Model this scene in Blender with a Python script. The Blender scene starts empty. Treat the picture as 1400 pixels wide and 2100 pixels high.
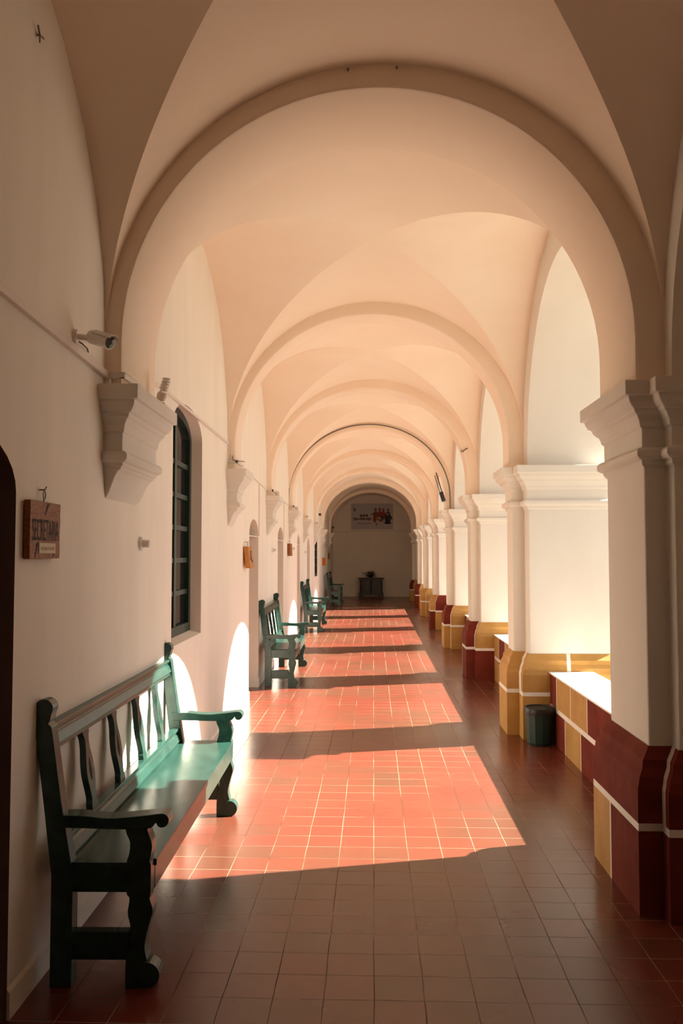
import bpy, math, random
from mathutils import Vector, Matrix
random.seed(7)
SC = bpy.context.scene
COL = SC.collection
PI = math.pi

# ------------------------------------------------------------------ camera, world, sun, exposure
EYE = 1.65
F_PX = 1785.0
cam_d = bpy.data.cameras.new('camera')
cam_d.sensor_fit = 'HORIZONTAL'
cam_d.sensor_width = 36.0
cam_d.lens = F_PX / 1400.0 * 36.0
cam_d.clip_start = 0.05
cam = bpy.data.objects.new('camera', cam_d)
cam.location = (0, 0, EYE)
cam.rotation_euler = (math.radians(90 + 2.8544), 0, math.radians(2.0829))
COL.objects.link(cam)
SC.camera = cam

W = bpy.data.worlds.new('sky')
SC.world = W
W.use_nodes = True
bg = W.node_tree.nodes['Background']
bg.inputs['Color'].default_value = (0.93, 0.96, 1.0, 1)
bg.inputs['Strength'].default_value = 0.66

SUN_DIR = Vector((-1.0, -0.275, -0.85))
sd = bpy.data.lights.new('sun', 'SUN')
sd.energy = 21.0
sd.angle = math.radians(0.53)
sd.color = (1.0, 0.92, 0.78)
sun = bpy.data.objects.new('sun', sd)
sun.rotation_euler = SUN_DIR.to_track_quat('-Z', 'Y').to_euler()
sun.location = (10, 10, 12)
COL.objects.link(sun)

SC.view_settings.view_transform = 'Standard'
SC.view_settings.look = 'None'
SC.view_settings.gamma = 1.0
SC.view_settings.exposure = 0.68
try:
    SC.cycles.max_bounces = 14
    SC.cycles.diffuse_bounces = 8
    SC.cycles.use_denoising = True
    SC.cycles.blur_glossy = 1.0
    SC.cycles.sample_clamp_indirect = 6.0
except Exception:
    pass

# ------------------------------------------------------------------ materials
def new_mat(name):
    m = bpy.data.materials.new(name)
    m.use_nodes = True
    nt = m.node_tree
    return m, nt, nt.nodes['Principled BSDF']

def plain(name, rgb, rough=0.5, metal=0.0, spec=0.5, coat=0.0):
    m, nt, b = new_mat(name)
    b.inputs['Base Color'].default_value = (*rgb, 1)
    b.inputs['Roughness'].default_value = rough
    b.inputs['Metallic'].default_value = metal
    b.inputs['Specular IOR Level'].default_value = spec
    b.inputs['Coat Weight'].default_value = coat
    return m

def coords(nt, scale=(1, 1, 1), loc=(0, 0, 0)):
    tc = nt.nodes.new('ShaderNodeTexCoord')
    mp = nt.nodes.new('ShaderNodeMapping')
    mp.inputs['Scale'].default_value = scale
    mp.inputs['Location'].default_value = loc
    nt.links.new(tc.outputs['Object'], mp.inputs['Vector'])
    return mp.outputs['Vector']

def noise(nt, vec, scale, detail=4, rough=0.55):
    n = nt.nodes.new('ShaderNodeTexNoise')
    n.inputs['Scale'].default_value = scale
    n.inputs['Detail'].default_value = detail
    n.inputs['Roughness'].default_value = rough
    nt.links.new(vec, n.inputs['Vector'])
    return n.outputs['Fac']

def ramp(nt, fac, stops):
    r = nt.nodes.new('ShaderNodeValToRGB')
    cr = r.color_ramp
    while len(cr.elements) < len(stops):
        cr.elements.new(0.5)
    for e, (p, c) in zip(cr.elements, stops):
        e.position = p
        e.color = (*c, 1)
    nt.links.new(fac, r.inputs['Fac'])
    return r.outputs['Color']

def mixc(nt, fac, a, b, mode='MIX'):
    n = nt.nodes.new('ShaderNodeMix')
    n.data_type = 'RGBA'
    n.blend_type = mode
    for sock, val in ((n.inputs[0], fac), (n.inputs[6], a), (n.inputs[7], b)):
        if isinstance(val, (int, float)):
            sock.default_value = val
        elif isinstance(val, tuple):
            sock.default_value = (*val, 1)
        else:
            nt.links.new(val, sock)
    return n.outputs[2]

def bump(nt, b, h, strength, dist=0.01):
    n = nt.nodes.new('ShaderNodeBump')
    n.inputs['Strength'].default_value = strength
    n.inputs['Distance'].default_value = dist
    nt.links.new(h, n.inputs['Height'])
    nt.links.new(n.outputs['Normal'], b.inputs['Normal'])

def mottled(name, c1, c2, scale=3.0, rough=0.85, stretch=(1, 1, 1), bstr=0.25, bscale=9.0, spec=0.25, lo=0.3, hi=0.7):
    m, nt, b = new_mat(name)
    v = coords(nt, stretch)
    f = noise(nt, v, scale, 5, 0.6)
    nt.links.new(ramp(nt, f, [(lo, c1), (hi, c2)]), b.inputs['Base Color'])
    b.inputs['Roughness'].default_value = rough
    b.inputs['Specular IOR Level'].default_value = spec
    v2 = coords(nt)
    bump(nt, b, noise(nt, v2, bscale, 6, 0.6), bstr, 0.012)
    return m

M = {}
M['wall'] = mottled('limewash_wall', (0.83, 0.78, 0.69), (0.89, 0.845, 0.755), 2.2, 0.9, (1, 1.6, 0.28), 0.22, 5.0)
M['vault'] = mottled('limewash_vault', (0.86, 0.725, 0.585), (0.89, 0.77, 0.64), 1.6, 0.9, (1, 1, 1), 0.18, 4.0)
M['pier'] = mottled('limewash_pier', (0.71, 0.67, 0.60), (0.75, 0.72, 0.655), 2.5, 0.85, (1, 1, 0.5), 0.15, 6.0)
M['ochre'] = mottled('ochre_paint', (0.40, 0.205, 0.048), (0.50, 0.285, 0.088), 4.5, 0.6, (1, 1, 1), 0.35, 16.0)
M['oxide'] = mottled('oxide_red_paint', (0.13, 0.020, 0.012), (0.19, 0.036, 0.022), 4.5, 0.75, (1, 1, 1), 0.35, 16.0, 0.08)
M['line'] = mottled('white_joint_paint', (0.74, 0.70, 0.64), (0.82, 0.78, 0.72), 6, 0.7, (1, 1, 1), 0.2, 20.0)
M['duct'] = plain('white_plastic', (0.70, 0.63, 0.56), 0.45)
M['white'] = plain('white_enamel', (0.78, 0.75, 0.70), 0.35)
M['black'] = plain('black_plastic', (0.012, 0.012, 0.013), 0.4)
M['steel'] = plain('dull_steel', (0.22, 0.20, 0.18), 0.4, 0.8)
M['glass_dark'] = plain('dark_window_glass', (0.02, 0.022, 0.022), 0.08)
M['lens'] = plain('camera_lens_glass', (0.01, 0.01, 0.012), 0.05)
M['bin'] = mottled('green_plastic_bin', (0.006, 0.024, 0.019), (0.010, 0.038, 0.030), 8, 0.4, (1, 1, 0.3), 0.1, 20, 0.5)
M['leaf'] = mottled('dark_green_leaf', (0.006, 0.016, 0.006), (0.014, 0.034, 0.012), 9, 0.6)
M['ebony'] = mottled('black_stained_wood', (0.012, 0.009, 0.008), (0.03, 0.022, 0.018), 6, 0.4, (1, 1, 0.15), 0.15, 20, 0.5)
M['carved'] = plain('burnt_letter', (0.018, 0.010, 0.006), 0.8)
M['brass'] = plain('cream_label_plate', (0.55, 0.42, 0.22), 0.5)
M['brasstext'] = plain('label_print', (0.20, 0.11, 0.035), 0.7)
M['clay'] = plain('dark_clay_pot', (0.05, 0.03, 0.022), 0.7)
M['courtyard'] = mottled('pale_courtyard_paving', (0.11, 0.10, 0.08), (0.15, 0.14, 0.11), 2, 0.9)

def wood(name, c1, c2, rough=0.55, stretch=(1, 1.0, 9)):
    m, nt, b = new_mat(name)
    v = coords(nt, stretch)
    f = noise(nt, v, 9, 8, 0.65)
    nt.links.new(ramp(nt, f, [(0.32, c1), (0.68, c2)]), b.inputs['Base Color'])
    b.inputs['Roughness'].default_value = rough
    b.inputs['Specular IOR Level'].default_value = 0.2
    bump(nt, b, f, 0.3, 0.004)
    return m
M['sign'] = wood('varnished_brown_wood', (0.16, 0.048, 0.012), (0.40, 0.155, 0.045), 0.5, (6, 5, 14))
M['signlight'] = wood('honey_wood', (0.42, 0.17, 0.04), (0.60, 0.28, 0.08), 0.5, (6, 5, 14))
M['sign_orange'] = wood('orange_wood', (0.40, 0.10, 0.015), (0.55, 0.16, 0.03), 0.5, (6, 5, 14))
M['lining'] = mottled('shade_brown_lining', (0.20, 0.150, 0.130), (0.26, 0.20, 0.17), 4, 0.8, (1, 1, .3))  # brown stands in for the shade on the near door jamb
M['door'] = wood('dark_brown_door_wood', (0.050, 0.034, 0.030), (0.085, 0.060, 0.052), 0.7, (10, 10, 1))
M['greenframe'] = mottled('dark_green_joinery', (0.006, 0.020, 0.015), (0.013, 0.040, 0.030), 6, 0.45, (1, 1, .3), 0.2, 18, 0.5)

def bench_paint():
    m, nt, b = new_mat('worn_green_gloss_paint')
    v = coords(nt, (3, 1.2, 3))
    f = noise(nt, v, 5, 6, 0.6)
    base = ramp(nt, f, [(0.3, (0.013, 0.044, 0.035)), (0.7, (0.026, 0.076, 0.061))])
    f2 = noise(nt, coords(nt, (1, 1, 1), (3, 1, 2)), 14, 8, 0.7)
    worn = ramp(nt, f2, [(0.74, (0, 0, 0)), (0.80, (1, 1, 1))])
    nt.links.new(mixc(nt, worn, base, (0.035, 0.025, 0.018)), b.inputs['Base Color'])
    b.inputs['Roughness'].default_value = 0.24
    b.inputs['Specular IOR Level'].default_value = 0.4
    bump(nt, b, f, 0.15, 0.006)
    return m
M['bench'] = bench_paint()

TILE = 0.1886
def floor_mat():
    m, nt, b = new_mat('waxed_terracotta_tiles')
    tc = nt.nodes.new('ShaderNodeTexCoord')
    mp = nt.nodes.new('ShaderNodeMapping')
    mp.inputs['Location'].default_value = (TILE * 40, -(3.320 - TILE * 60), 0)
    nt.links.new(tc.outputs['Object'], mp.inputs['Vector'])
    # slight hand-laid waviness of the joints
    wn = nt.nodes.new('ShaderNodeTexNoise')
    wn.inputs['Scale'].default_value = 2.5
    wn.inputs['Detail'].default_value = 2
    nt.links.new(tc.outputs['Object'], wn.inputs['Vector'])
    vm = nt.nodes.new('ShaderNodeVectorMath'); vm.operation = 'SUBTRACT'
    vm.inputs[1].default_value = (0.5, 0.5, 0.5)
    nt.links.new(wn.outputs['Color'], vm.inputs[0])
    vs = nt.nodes.new('ShaderNodeVectorMath'); vs.operation = 'SCALE'
    vs.inputs['Scale'].default_value = 0.010
    nt.links.new(vm.outputs[0], vs.inputs[0])
    va = nt.nodes.new('ShaderNodeVectorMath'); va.operation = 'ADD'
    nt.links.new(mp.outputs[0], va.inputs[0]); nt.links.new(vs.outputs[0], va.inputs[1])
    br = nt.nodes.new('ShaderNodeTexBrick')
    br.offset = 0.0; br.squash = 1.0
    br.inputs['Scale'].default_value = 1.0
    br.inputs['Brick Width'].default_value = TILE
    br.inputs['Row Height'].default_value = TILE
    br.inputs['Mortar Size'].default_value = 0.0016
    br.inputs['Mortar Smooth'].default_value = 0.25
    br.inputs['Bias'].default_value = 0.0
    br.inputs['Color1'].default_value = (0.0, 0.0, 0.0, 1)
    br.inputs['Color2'].default_value = (1.0, 1.0, 1.0, 1)
    br.inputs['Mortar'].default_value = (0.5, 0.5, 0.5, 1)
    nt.links.new(va.outputs[0], br.inputs['Vector'])
    big = noise(nt, coords(nt, (1, 1, 1), (4.3, 1.7, 0)), 0.75, 2, 0.5)
    sm = noise(nt, coords(nt, (1, 1, 1)), 9, 2, 0.5)
    mm = nt.nodes.new('ShaderNodeMath'); mm.operation = 'MULTIPLY_ADD'
    nt.links.new(br.outputs['Color'], mm.inputs[0]); mm.inputs[1].default_value = 0.22
    nt.links.new(big, mm.inputs[2])
    tile = ramp(nt, mm.outputs[0], [(0.46, (0.160, 0.032, 0.0195)), (0.61, (0.143, 0.037, 0.0215)), (0.76, (0.110, 0.039, 0.022))])
    tile2 = mixc(nt, 0.06, tile, ramp(nt, sm, [(0.3, (0.08, 0.027, 0.016)), (0.7, (0.19, 0.066, 0.04))]))
    col = mixc(nt, br.outputs['Fac'], tile2, ramp(nt, noise(nt, coords(nt, (1, 1, 1), (2.2, 8.4, 0)), 0.9, 3, 0.6), [(0.42, (0.05, 0.032, 0.022)), (0.56, (0.34, 0.25, 0.17))]))
    nt.links.new(col, b.inputs['Base Color'])
    rr = ramp(nt, noise(nt, coords(nt, (1, 1, 1), (9, 2, 0)), 1.2, 1, 0.4), [(0.3, (0.19, 0.19, 0.19)), (0.7, (0.29, 0.29, 0.29))])
    nt.links.new(mixc(nt, br.outputs['Fac'], rr, (0.95, 0.95, 0.95)), b.inputs['Roughness'])
    sp = nt.nodes.new('ShaderNodeMath'); sp.operation = 'MULTIPLY_ADD'
    nt.links.new(br.outputs['Fac'], sp.inputs[0]); sp.inputs[1].default_value = -0.6; sp.inputs[2].default_value = 0.6
    nt.links.new(sp.outputs[0], b.inputs['Specular IOR Level'])
    sub = nt.nodes.new('ShaderNodeMath'); sub.operation = 'MULTIPLY_ADD'
    nt.links.new(br.outputs['Fac'], sub.inputs[0]); sub.inputs[1].default_value = -0.3
    nt.links.new(noise(nt, coords(nt), 5, 3, 0.5), sub.inputs[2])
    bump(nt, b, sub.outputs[0], 0.08, 0.004)
    return m
M['floor'] = floor_mat()

# ------------------------------------------------------------------ mesh helpers
class MB:
    def __init__(s):
        s.v, s.f, s.m, s.sm = [], [], [], []
    def add(s, vs, fs, mi=0, smooth=False):
        o = len(s.v)
        s.v += [tuple(p) for p in vs]
        for f in fs:
            s.f.append(tuple(i + o for i in f)); s.m.append(mi); s.sm.append(smooth)
        return s
    def quad(s, a, b, c, d, mi=0, smooth=False):
        return s.add([a, b, c, d], [(0, 1, 2, 3)], mi, smooth)
    def box(s, x0, x1, y0, y1, z0, z1, mi=0):
        vs = [(x, y, z) for x in (x0, x1) for y in (y0, y1) for z in (z0, z1)]
        return s.add(vs, [(0, 1, 3, 2), (4, 6, 7, 5), (0, 4, 5, 1), (2, 3, 7, 6), (0, 2, 6, 4), (1, 5, 7, 3)], mi)
    def prism(s, pts, axis, a, b, mi=0, smooth=False):
        """closed 2-D outline extruded from a to b along an axis; outline is (y,z) for x, (x,z) for y, (x,y) for z"""
        def P(p, t):
            return {'x': (t, p[0], p[1]), 'y': (p[0], t, p[1]), 'z': (p[0], p[1], t)}[axis]
        n = len(pts)
        s.add([P(p, a) for p in pts], [tuple(range(n))], mi)
        s.add([P(p, b) for p in pts], [tuple(range(n - 1, -1, -1))], mi)
        s.add([P(p, a) for p in pts] + [P(p, b) for p in pts],
              [(i, i + n, (i + 1) % n + n, (i + 1) % n) for i in range(n)], mi, smooth)
        return s
    def tube(s, path, r, seg=8, mi=0, cap=True):
        path = [Vector(p) for p in path]
        n = len(path)
        rings = []
        ref = None
        for i, p in enumerate(path):
            t = (path[min(i + 1, n - 1)] - path[max(i - 1, 0)]).normalized()
            if ref is None:
                ref = Vector((0, 0, 1)) if abs(t.z) < 0.9 else Vector((1, 0, 0))
            u = ref - t * ref.dot(t)
            if u.length < 1e-5:
                u = Vector((1, 0, 0)) - t * t.x
            u.normalize(); w = t.cross(u); ref = u
            rr = r[i] if isinstance(r, (list, tuple)) else r
            rings.append([p + (u * math.cos(2 * PI * k / seg) + w * math.sin(2 * PI * k / seg)) * rr for k in range(seg)])
        vs = [q for ring in rings for q in ring]
        fs = []
        for i in range(n - 1):
            for k in range(seg):
                k2 = (k + 1) % seg
                fs.append((i * seg + k, i * seg + k2, (i + 1) * seg + k2, (i + 1) * seg + k))
        s.add(vs, fs, mi, True)
        if cap:
            s.add(rings[0], [tuple(range(seg - 1, -1, -1))], mi)
            s.add(rings[-1], [tuple(range(seg))], mi)
        return s
    def lathe(s, prof, c, seg=24, mi=0, axis=None, facet=False):
        """prof: list of (r, h); axis: direction vector (default z)"""
        ax = Vector(axis).normalized() if axis is not None else Vector((0, 0, 1))
        ref = Vector((1, 0, 0)) if abs(ax.x) < 0.9 else Vector((0, 1, 0))
        u = (ref - ax * ref.dot(ax)).normalized(); w = ax.cross(u)
        c = Vector(c)
        vs, fs = [], []
        for (r, h) in prof:
            for k in range(seg):
                a = 2 * PI * k / seg
                vs.append(c + ax * h + (u * math.cos(a) + w * math.sin(a)) * r)
        for i in range(len(prof) - 1):
            for k in range(seg):
                k2 = (k + 1) % seg
                fs.append((i * seg + k, i * seg + k2, (i + 1) * seg + k2, (i + 1) * seg + k))
        s.add(vs, fs, mi, not facet)
        s.add(vs[:seg], [tuple(range(seg - 1, -1, -1))], mi)
        s.add(vs[-seg:], [tuple(range(seg))], mi)
        return s
    def build(s, name, mats, parent=None, bevel=0.0, segs=2, merge=True):
        me = bpy.data.meshes.new(name)
        off = Vector(parent.location) if (parent is not None and parent.get('_world')) else Vector((0, 0, 0))
        me.from_pydata([tuple(Vector(p) - off) for p in s.v], [], s.f)
        if not isinstance(mats, (list, tuple)):
            mats = [mats]
        for m in mats:
            me.materials.append(m)
        me.polygons.foreach_set('material_index', s.m)
        me.polygons.foreach_set('use_smooth', s.sm)
        me.update()
        if merge:
            import bmesh
            bm = bmesh.new(); bm.from_mesh(me)
            bmesh.ops.remove_doubles(bm, verts=bm.verts, dist=1e-5)
            bmesh.ops.recalc_face_normals(bm, faces=bm.faces)
            if any(s.sm):
                for e in bm.edges:
                    if len(e.link_faces) == 2 and e.calc_face_angle(0) > math.radians(32):
                        e.smooth = False
            bm.to_mesh(me); bm.free()
        o = bpy.data.objects.new(name, me)
        COL.objects.link(o)
        if parent is not None:
            o.parent = parent
        if bevel > 0:
            bv = o.modifiers.new('bevel', 'BEVEL')
            bv.width = bevel; bv.segments = segs; bv.limit_method = 'ANGLE'; bv.angle_limit = math.radians(40)
            bv.harden_normals = False
        return o

def thing(name, label, cat, loc=(0, 0, 0), rotz=0.0, group=None, world=True):
    o = bpy.data.objects.new(name, None)
    o.empty_display_size = 0.1
    COL.objects.link(o)
    o.location = loc; o.rotation_euler = (0, 0, rotz)
    o['label'] = label; o['category'] = cat
    if group: o['group'] = group
    if world: o['_world'] = 1
    return o

def tag(o, label, cat, group=None):
    o['label'] = label; o['category'] = cat
    if group: o['group'] = group
    return o

def struct(o):
    o['kind'] = 'structure'
    return o

def text_mesh(body, size, depth=0.001):
    c = bpy.data.curves.new('lettering', 'FONT')
    c.body = body; c.size = size; c.align_x = 'CENTER'; c.align_y = 'CENTER'; c.extrude = depth
    o = bpy.data.objects.new('lettering', c)
    COL.objects.link(o)
    dg = bpy.context.evaluated_depsgraph_get(); dg.update()
    me = bpy.data.meshes.new_from_object(o.evaluated_get(dg))
    vs = [tuple(v.co) for v in me.vertices]; fs = [tuple(p.vertices) for p in me.polygons]
    bpy.data.objects.remove(o, do_unlink=True); bpy.data.meshes.remove(me); bpy.data.curves.remove(c)
    return vs, fs

# ------------------------------------------------------------------ plan of the gallery (metres; x across, y along, z up)
XL_PTS = [(-3, -1.29), (3, -1.305), (4.5, -1.315), (8.4, -1.39), (12.2, -1.475), (16, -1.54), (20, -1.60), (24, -1.63), (28, -1.64), (36, -1.61)]
def XL(y):
    for (a, xa), (b, xb) in zip(XL_PTS, XL_PTS[1:]):
        if y <= b:
            return xa + (xb - xa) * (y - a) / (b - a)
    return XL_PTS[-1][1]

XP0, XM0, XO = 1.29, 1.40, 2.15
def dxr(y): return 0.0045 * max(0.0, y - 4.0)
Y_BACK, Y_FRONT = 35.0, -2.2
CAPZ = 2.47
# pier centre, pilaster half depth, main half depth near, far
PIERS = [(4.52, 0.33, 0.42, 0.62), (8.41, 0.17, 0.38, 0.40), (12.12, 0.18, 0.36, 0.38), (15.98, 0.18, 0.38, 0.40),
         (20.05, 0.18, 0.38, 0.38), (24.02, 0.18, 0.38, 0.38), (27.65, 0.18, 0.38, 0.38), (32.1, 0.18, 0.38, 0.38)]
ZS, CROWN = 2.70, 3.955          # springing and crown of the cross arches
VB = 1.375                       # rise of the vaults above the springing
ARCH0 = (0.45, 0.33)
ARCHES = [ARCH0] + [(p[0], p[1]) for p in PIERS]

# ---------------- floor and ground
f = MB(); f.quad((-2.5, Y_FRONT - .3, 0), (2.25, Y_FRONT - .3, 0), (2.25, Y_BACK + .3, 0), (-2.5, Y_BACK + .3, 0))
struct(f.build('floor', M['floor']))
g = MB(); g.box(2.25, 26, -14, 50, -0.3, -0.03)
struct(g.build('courtyard_ground', M['courtyard']))

# ---------------- openings in the left wall: (y0, y1, z_bottom, z_spring, rise, depth, kind)
OPEN = [(2.15, 3.13, 0, 1.88, 0.22, 0.45, 'door'),
        (5.76, 6.86, 1.04, 2.54, 0.20, 0.115, 'window'),
        (9.98, 10.95, 0, 1.885, 0.20, 0.32, 'door'),
        (13.66, 14.68, 0, 1.90, 0.21, 0.32, 'door'),
        (17.95, 18.75, 0, 1.88, 0.20, 0.32, 'door'),
        (21.15, 22.15, 0, 1.88, 0.20, 0.32, 'door'),
        (24.25, 25.55, 1.05, 2.0, 0.12, 0.045, 'window'),
        (29.75, 30.75, 0, 1.88, 0.20, 0.32, 'door')]
WALL_TOP = 4.6
def arch_pts(y0, y1, zs, rise, n=16):
    c, a = (y0 + y1) / 2, (y1 - y0) / 2
    return [(c - a * math.cos(PI * i / n), zs + rise * math.sin(PI * i / n)) for i in range(n + 1)]

w = MB()
def wq(ya, za, yb, zb):
    n = max(1, int((yb - ya) / 0.8))
    for i in range(n):
        p, q = ya + (yb - ya) * i / n, ya + (yb - ya) * (i + 1) / n
        w.quad((XL(p), p, za), (XL(q), q, za), (XL(q), q, zb), (XL(p), p, zb), 0)
ycur = Y_FRONT
for (y0, y1, zb, zs, rise, dep, kind) in OPEN:
    wq(ycur, 0, y0, WALL_TOP)
    if zb > 0: wq(y0, 0, y1, zb)
    ap = arch_pts(y0, y1, zs, rise)
    for (a, za), (b, zb2) in zip(ap, ap[1:]):
        w.quad((XL(a), a, za), (XL(b), b, zb2), (XL(b), b, WALL_TOP), (XL(a), a, WALL_TOP))
        if kind == 'window' or y0 > 5:
            w.quad((XL(a) - dep, a, za), (XL(b) - dep, b, zb2), (XL(b), b, zb2), (XL(a), a, za), 0, True)
    if kind == 'window' or y0 > 5:
        for y in (y0, y1):
            w.quad((XL(y), y, zb), (XL(y) - dep, y, zb), (XL(y) - dep, y, zs), (XL(y), y, zs))
    if zb > 0:
        w.quad((XL(y0), y0, zb), (XL(y1), y1, zb), (XL(y1) - dep, y1, zb + .03), (XL(y0) - dep, y0, zb + .03))
    ycur = y1
wq(ycur, 0, Y_BACK + .2, WALL_TOP)
struct(w.build('wall_left', M['wall']))

# base moulding along the left wall
bb = MB()
segs_y = [(Y_FRONT, 2.15), (3.13, 9.98), (10.95, 13.66), (14.68, 17.95), (18.75, 21.15), (22.15, 29.75), (30.75, Y_BACK)]
for (a, b) in segs_y:
    n = max(1, int((b - a) / 1.0))
    for i in range(n):
        p, q = a + (b - a) * i / n, a + (b - a) * (i + 1) / n
        for (d0, z0, d1, z1) in ((.012, 0, .012, .095), (.012, .095, 0, .11)):
            bb.quad((XL(p) + d0, p, z0), (XL(q) + d0, q, z0), (XL(q) + d1, q, z1), (XL(p) + d1, p, z1))
    for y in (a, b):
        bb.quad((XL(y), y, 0), (XL(y) + .012, y, 0), (XL(y) + .012, y, .095), (XL(y), y, .11))
struct(bb.build('baseboard_left', M['wall']))

# back wall, front wall, roof
bw = MB(); bw.quad((-2.5, Y_BACK, -.1), (2.3, Y_BACK, -.1), (2.3, Y_BACK, WALL_TOP), (-2.5, Y_BACK, WALL_TOP))
bw.quad((-1.75, Y_BACK - .012, 0), (2.0, Y_BACK - .012, 0), (2.0, Y_BACK - .012, .11), (-1.75, Y_BACK - .012, .11))
bw.quad((-1.75, Y_BACK - .012, .11), (2.0, Y_BACK - .012, .11), (2.0, Y_BACK, .12), (-1.75, Y_BACK, .12))
struct(bw.build('wall_back', M['wall']))
fw = MB(); fw.quad((-2.5, Y_FRONT, -.1), (2.3, Y_FRONT, -.1), (2.3, Y_FRONT, WALL_TOP), (-2.5, Y_FRONT, WALL_TOP))
struct(fw.build('wall_front', M['door']))  # unseen wall behind the camera, made dark wood to cut bounce light
ow = MB(); ow.box(-2.5, -2.4, Y_FRONT - .3, Y_BACK + .3, -.1, WALL_TOP)  # unseen box, added to block light leaking in behind the left wall
struct(ow.build('light_leak_blocker', M['wall']))
rf = MB(); rf.box(-2.5, 2.45, Y_FRONT - .3, Y_BACK + .3, WALL_TOP - .02, WALL_TOP + .15)  # unseen slab, added to keep sunlight from leaking through the vault joins
struct(rf.build('light_blocking_roof', M['wall']))

# ---------------- arcade wall on the right: solid above the springing of the arcade arches
def arcade_y(i):      # main-pier faces of pier i at x = XM
    c, hp, hn, hf = PIERS[i]
    return c - hn, c + hf
aw = MB()
NB = 24
AZ, ARISE = 2.52, 1.445
def rowq(ya, za, yb, zb, x_of, mi=0):
    aw.quad((x_of(ya), ya, za), (x_of(yb), yb, za), (x_of(yb), yb, zb), (x_of(ya), ya, zb), mi)
xin = lambda y: XM0 + dxr(y)
xout = lambda y: XO + dxr(y)
gaps = [(1.18, arcade_y(0)[0])] + [(arcade_y(i)[1], arcade_y(i + 1)[0]) for i in range(7)]
prev = Y_FRONT
for gi, (ga, gb) in enumerate(gaps):
    zlow = 0.0 if gi == 0 else CAPZ
    for xf in (xin, xout):
        rowq(prev, zlow, ga, WALL_TOP, xf)
    if gi == 0:
        aw.quad((xin(ga), ga, 0), (xout(ga), ga, 0), (xout(ga), ga, AZ), (xin(ga), ga, AZ))
    else:
        for y in (prev, ga):
            aw.quad((xin(y), y, CAPZ), (xout(y), y, CAPZ), (xout(y), y, AZ), (xin(y), y, AZ))
    c, a = (ga + gb) / 2, (gb - ga) / 2
    rise = ARISE * (1.0 if a < 1.6 else 1.0)
    pts = [(c - a * math.cos(PI * i / NB), AZ + rise * math.sin(PI * i / NB)) for i in range(NB + 1)]
    for (p, zp), (q, zq) in zip(pts, pts[1:]):
        for xf in (xin, xout):
            aw.quad((xf(p), p, zp), (xf(q), q, zq), (xf(q), q, WALL_TOP), (xf(p), p, WALL_TOP))
        aw.quad((xin(p), p, zp), (xin(q), q, zq), (xout(q), q, zq), (xout(p), p, zp), 0, True)
    prev = gb
for xf in (xin, xout):
    rowq(prev, CAPZ, arcade_y(7)[1], WALL_TOP, xf)
    rowq(arcade_y(7)[1], 0, Y_BACK + .2, WALL_TOP, xf)
for y in (prev, gaps[0][1]):
    aw.quad((xin(y), y, CAPZ), (xout(y), y, CAPZ), (xout(y), y, AZ), (xin(y), y, AZ))
struct(aw.build('wall_right', M['pier']))
# blind wall closing the first bay, and the mostly closed bay at the far end
iw = MB()
iw.box(1.80, 1.98, 1.0, 4.3, 0, 4.2)
struct(iw.build('wall_infill_front', M['wall']))
iw = MB()
iw.box(1.80, 1.98, arcade_y(6)[1] + 0.22, arcade_y(7)[0] + .2, 0, 4.2)  # added wall, its gap shaped to pass a thin strip of sun
struct(iw.build('wall_infill_back', M['wall']))

# ---------------- cross arches (one object each)
def cross_arch(i, yc, h):
    m = MB()
    n = 48
    x0 = lambda y: XL(y) + (0.085 if i <= 1 else 0.08)
    x1 = lambda y: XM0 - 0.145 + dxr(y)
    outline = []
    y = yc
    a0, a1 = x0(y), x1(y)
    c, a = (a0 + a1) / 2, (a1 - a0) / 2
    inner = [(a0, CAPZ - .02)] + [(c - a * math.cos(PI * k / n), ZS + (CROWN - ZS) * math.sin(PI * k / n)) for k in range(n + 1)] + [(a1, CAPZ - .02)]
    def out(p):
        x, z = p
        if z <= ZS + 1e-6:
            return (XL(y) - .05 if x < c else XM0 + dxr(y) + .05, z)
        ang = math.atan2(z - ZS, x - c)
        ox = c + 2.0 * math.cos(ang); oz = ZS + 1.75 * math.sin(ang)
        return (min(max(ox, XL(y) - .05), XM0 + dxr(y) + .05), oz)
    outer = [out(p) for p in inner]
    ch = 0.018
    def inset(p, d):
        x, z = p
        if z <= ZS + 1e-6:
            return (x - d if x < c else x + d, z)
        v = Vector((x - c, (z - ZS))); v.normalize()
        return (x + v.x * d, z + v.y * d)
    lo, hi = yc - h, yc + h
    rings = [([inset(p, 0.0) for p in inner], lo + ch), ([inset(p, ch * .3) for p in inner], lo + ch * .3), ([inset(p, ch) for p in inner], lo)]
    far = [([inset(p, 0.0) for p in inner], hi - ch), ([inset(p, ch * .3) for p in inner], hi - ch * .3), ([inset(p, ch) for p in inner], hi)]
    def strip(r1, y1, r2, y2, sm=True):
        N = len(r1)
        vs = [(p[0], y1, p[1]) for p in r1] + [(p[0], y2, p[1]) for p in r2]
        m.add(vs, [(k, k + 1, k + 1 + N, k + N) for k in range(N - 1)], 0, sm)
    strip(rings[0][0], rings[0][1], far[0][0], far[0][1])
    for rr in (rings, far):
        strip(rr[0][0], rr[0][1], rr[1][0], rr[1][1])
        strip(rr[1][0], rr[1][1], rr[2][0], rr[2][1])
        strip(rr[2][0], rr[2][1], outer, rr[2][1], False)
    o = m.build('trim_%d' % (i + 1), M['vault'])
    return struct(o)
for i, (yc, h) in enumerate(ARCHES):
    cross_arch(i, yc, h)

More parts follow.
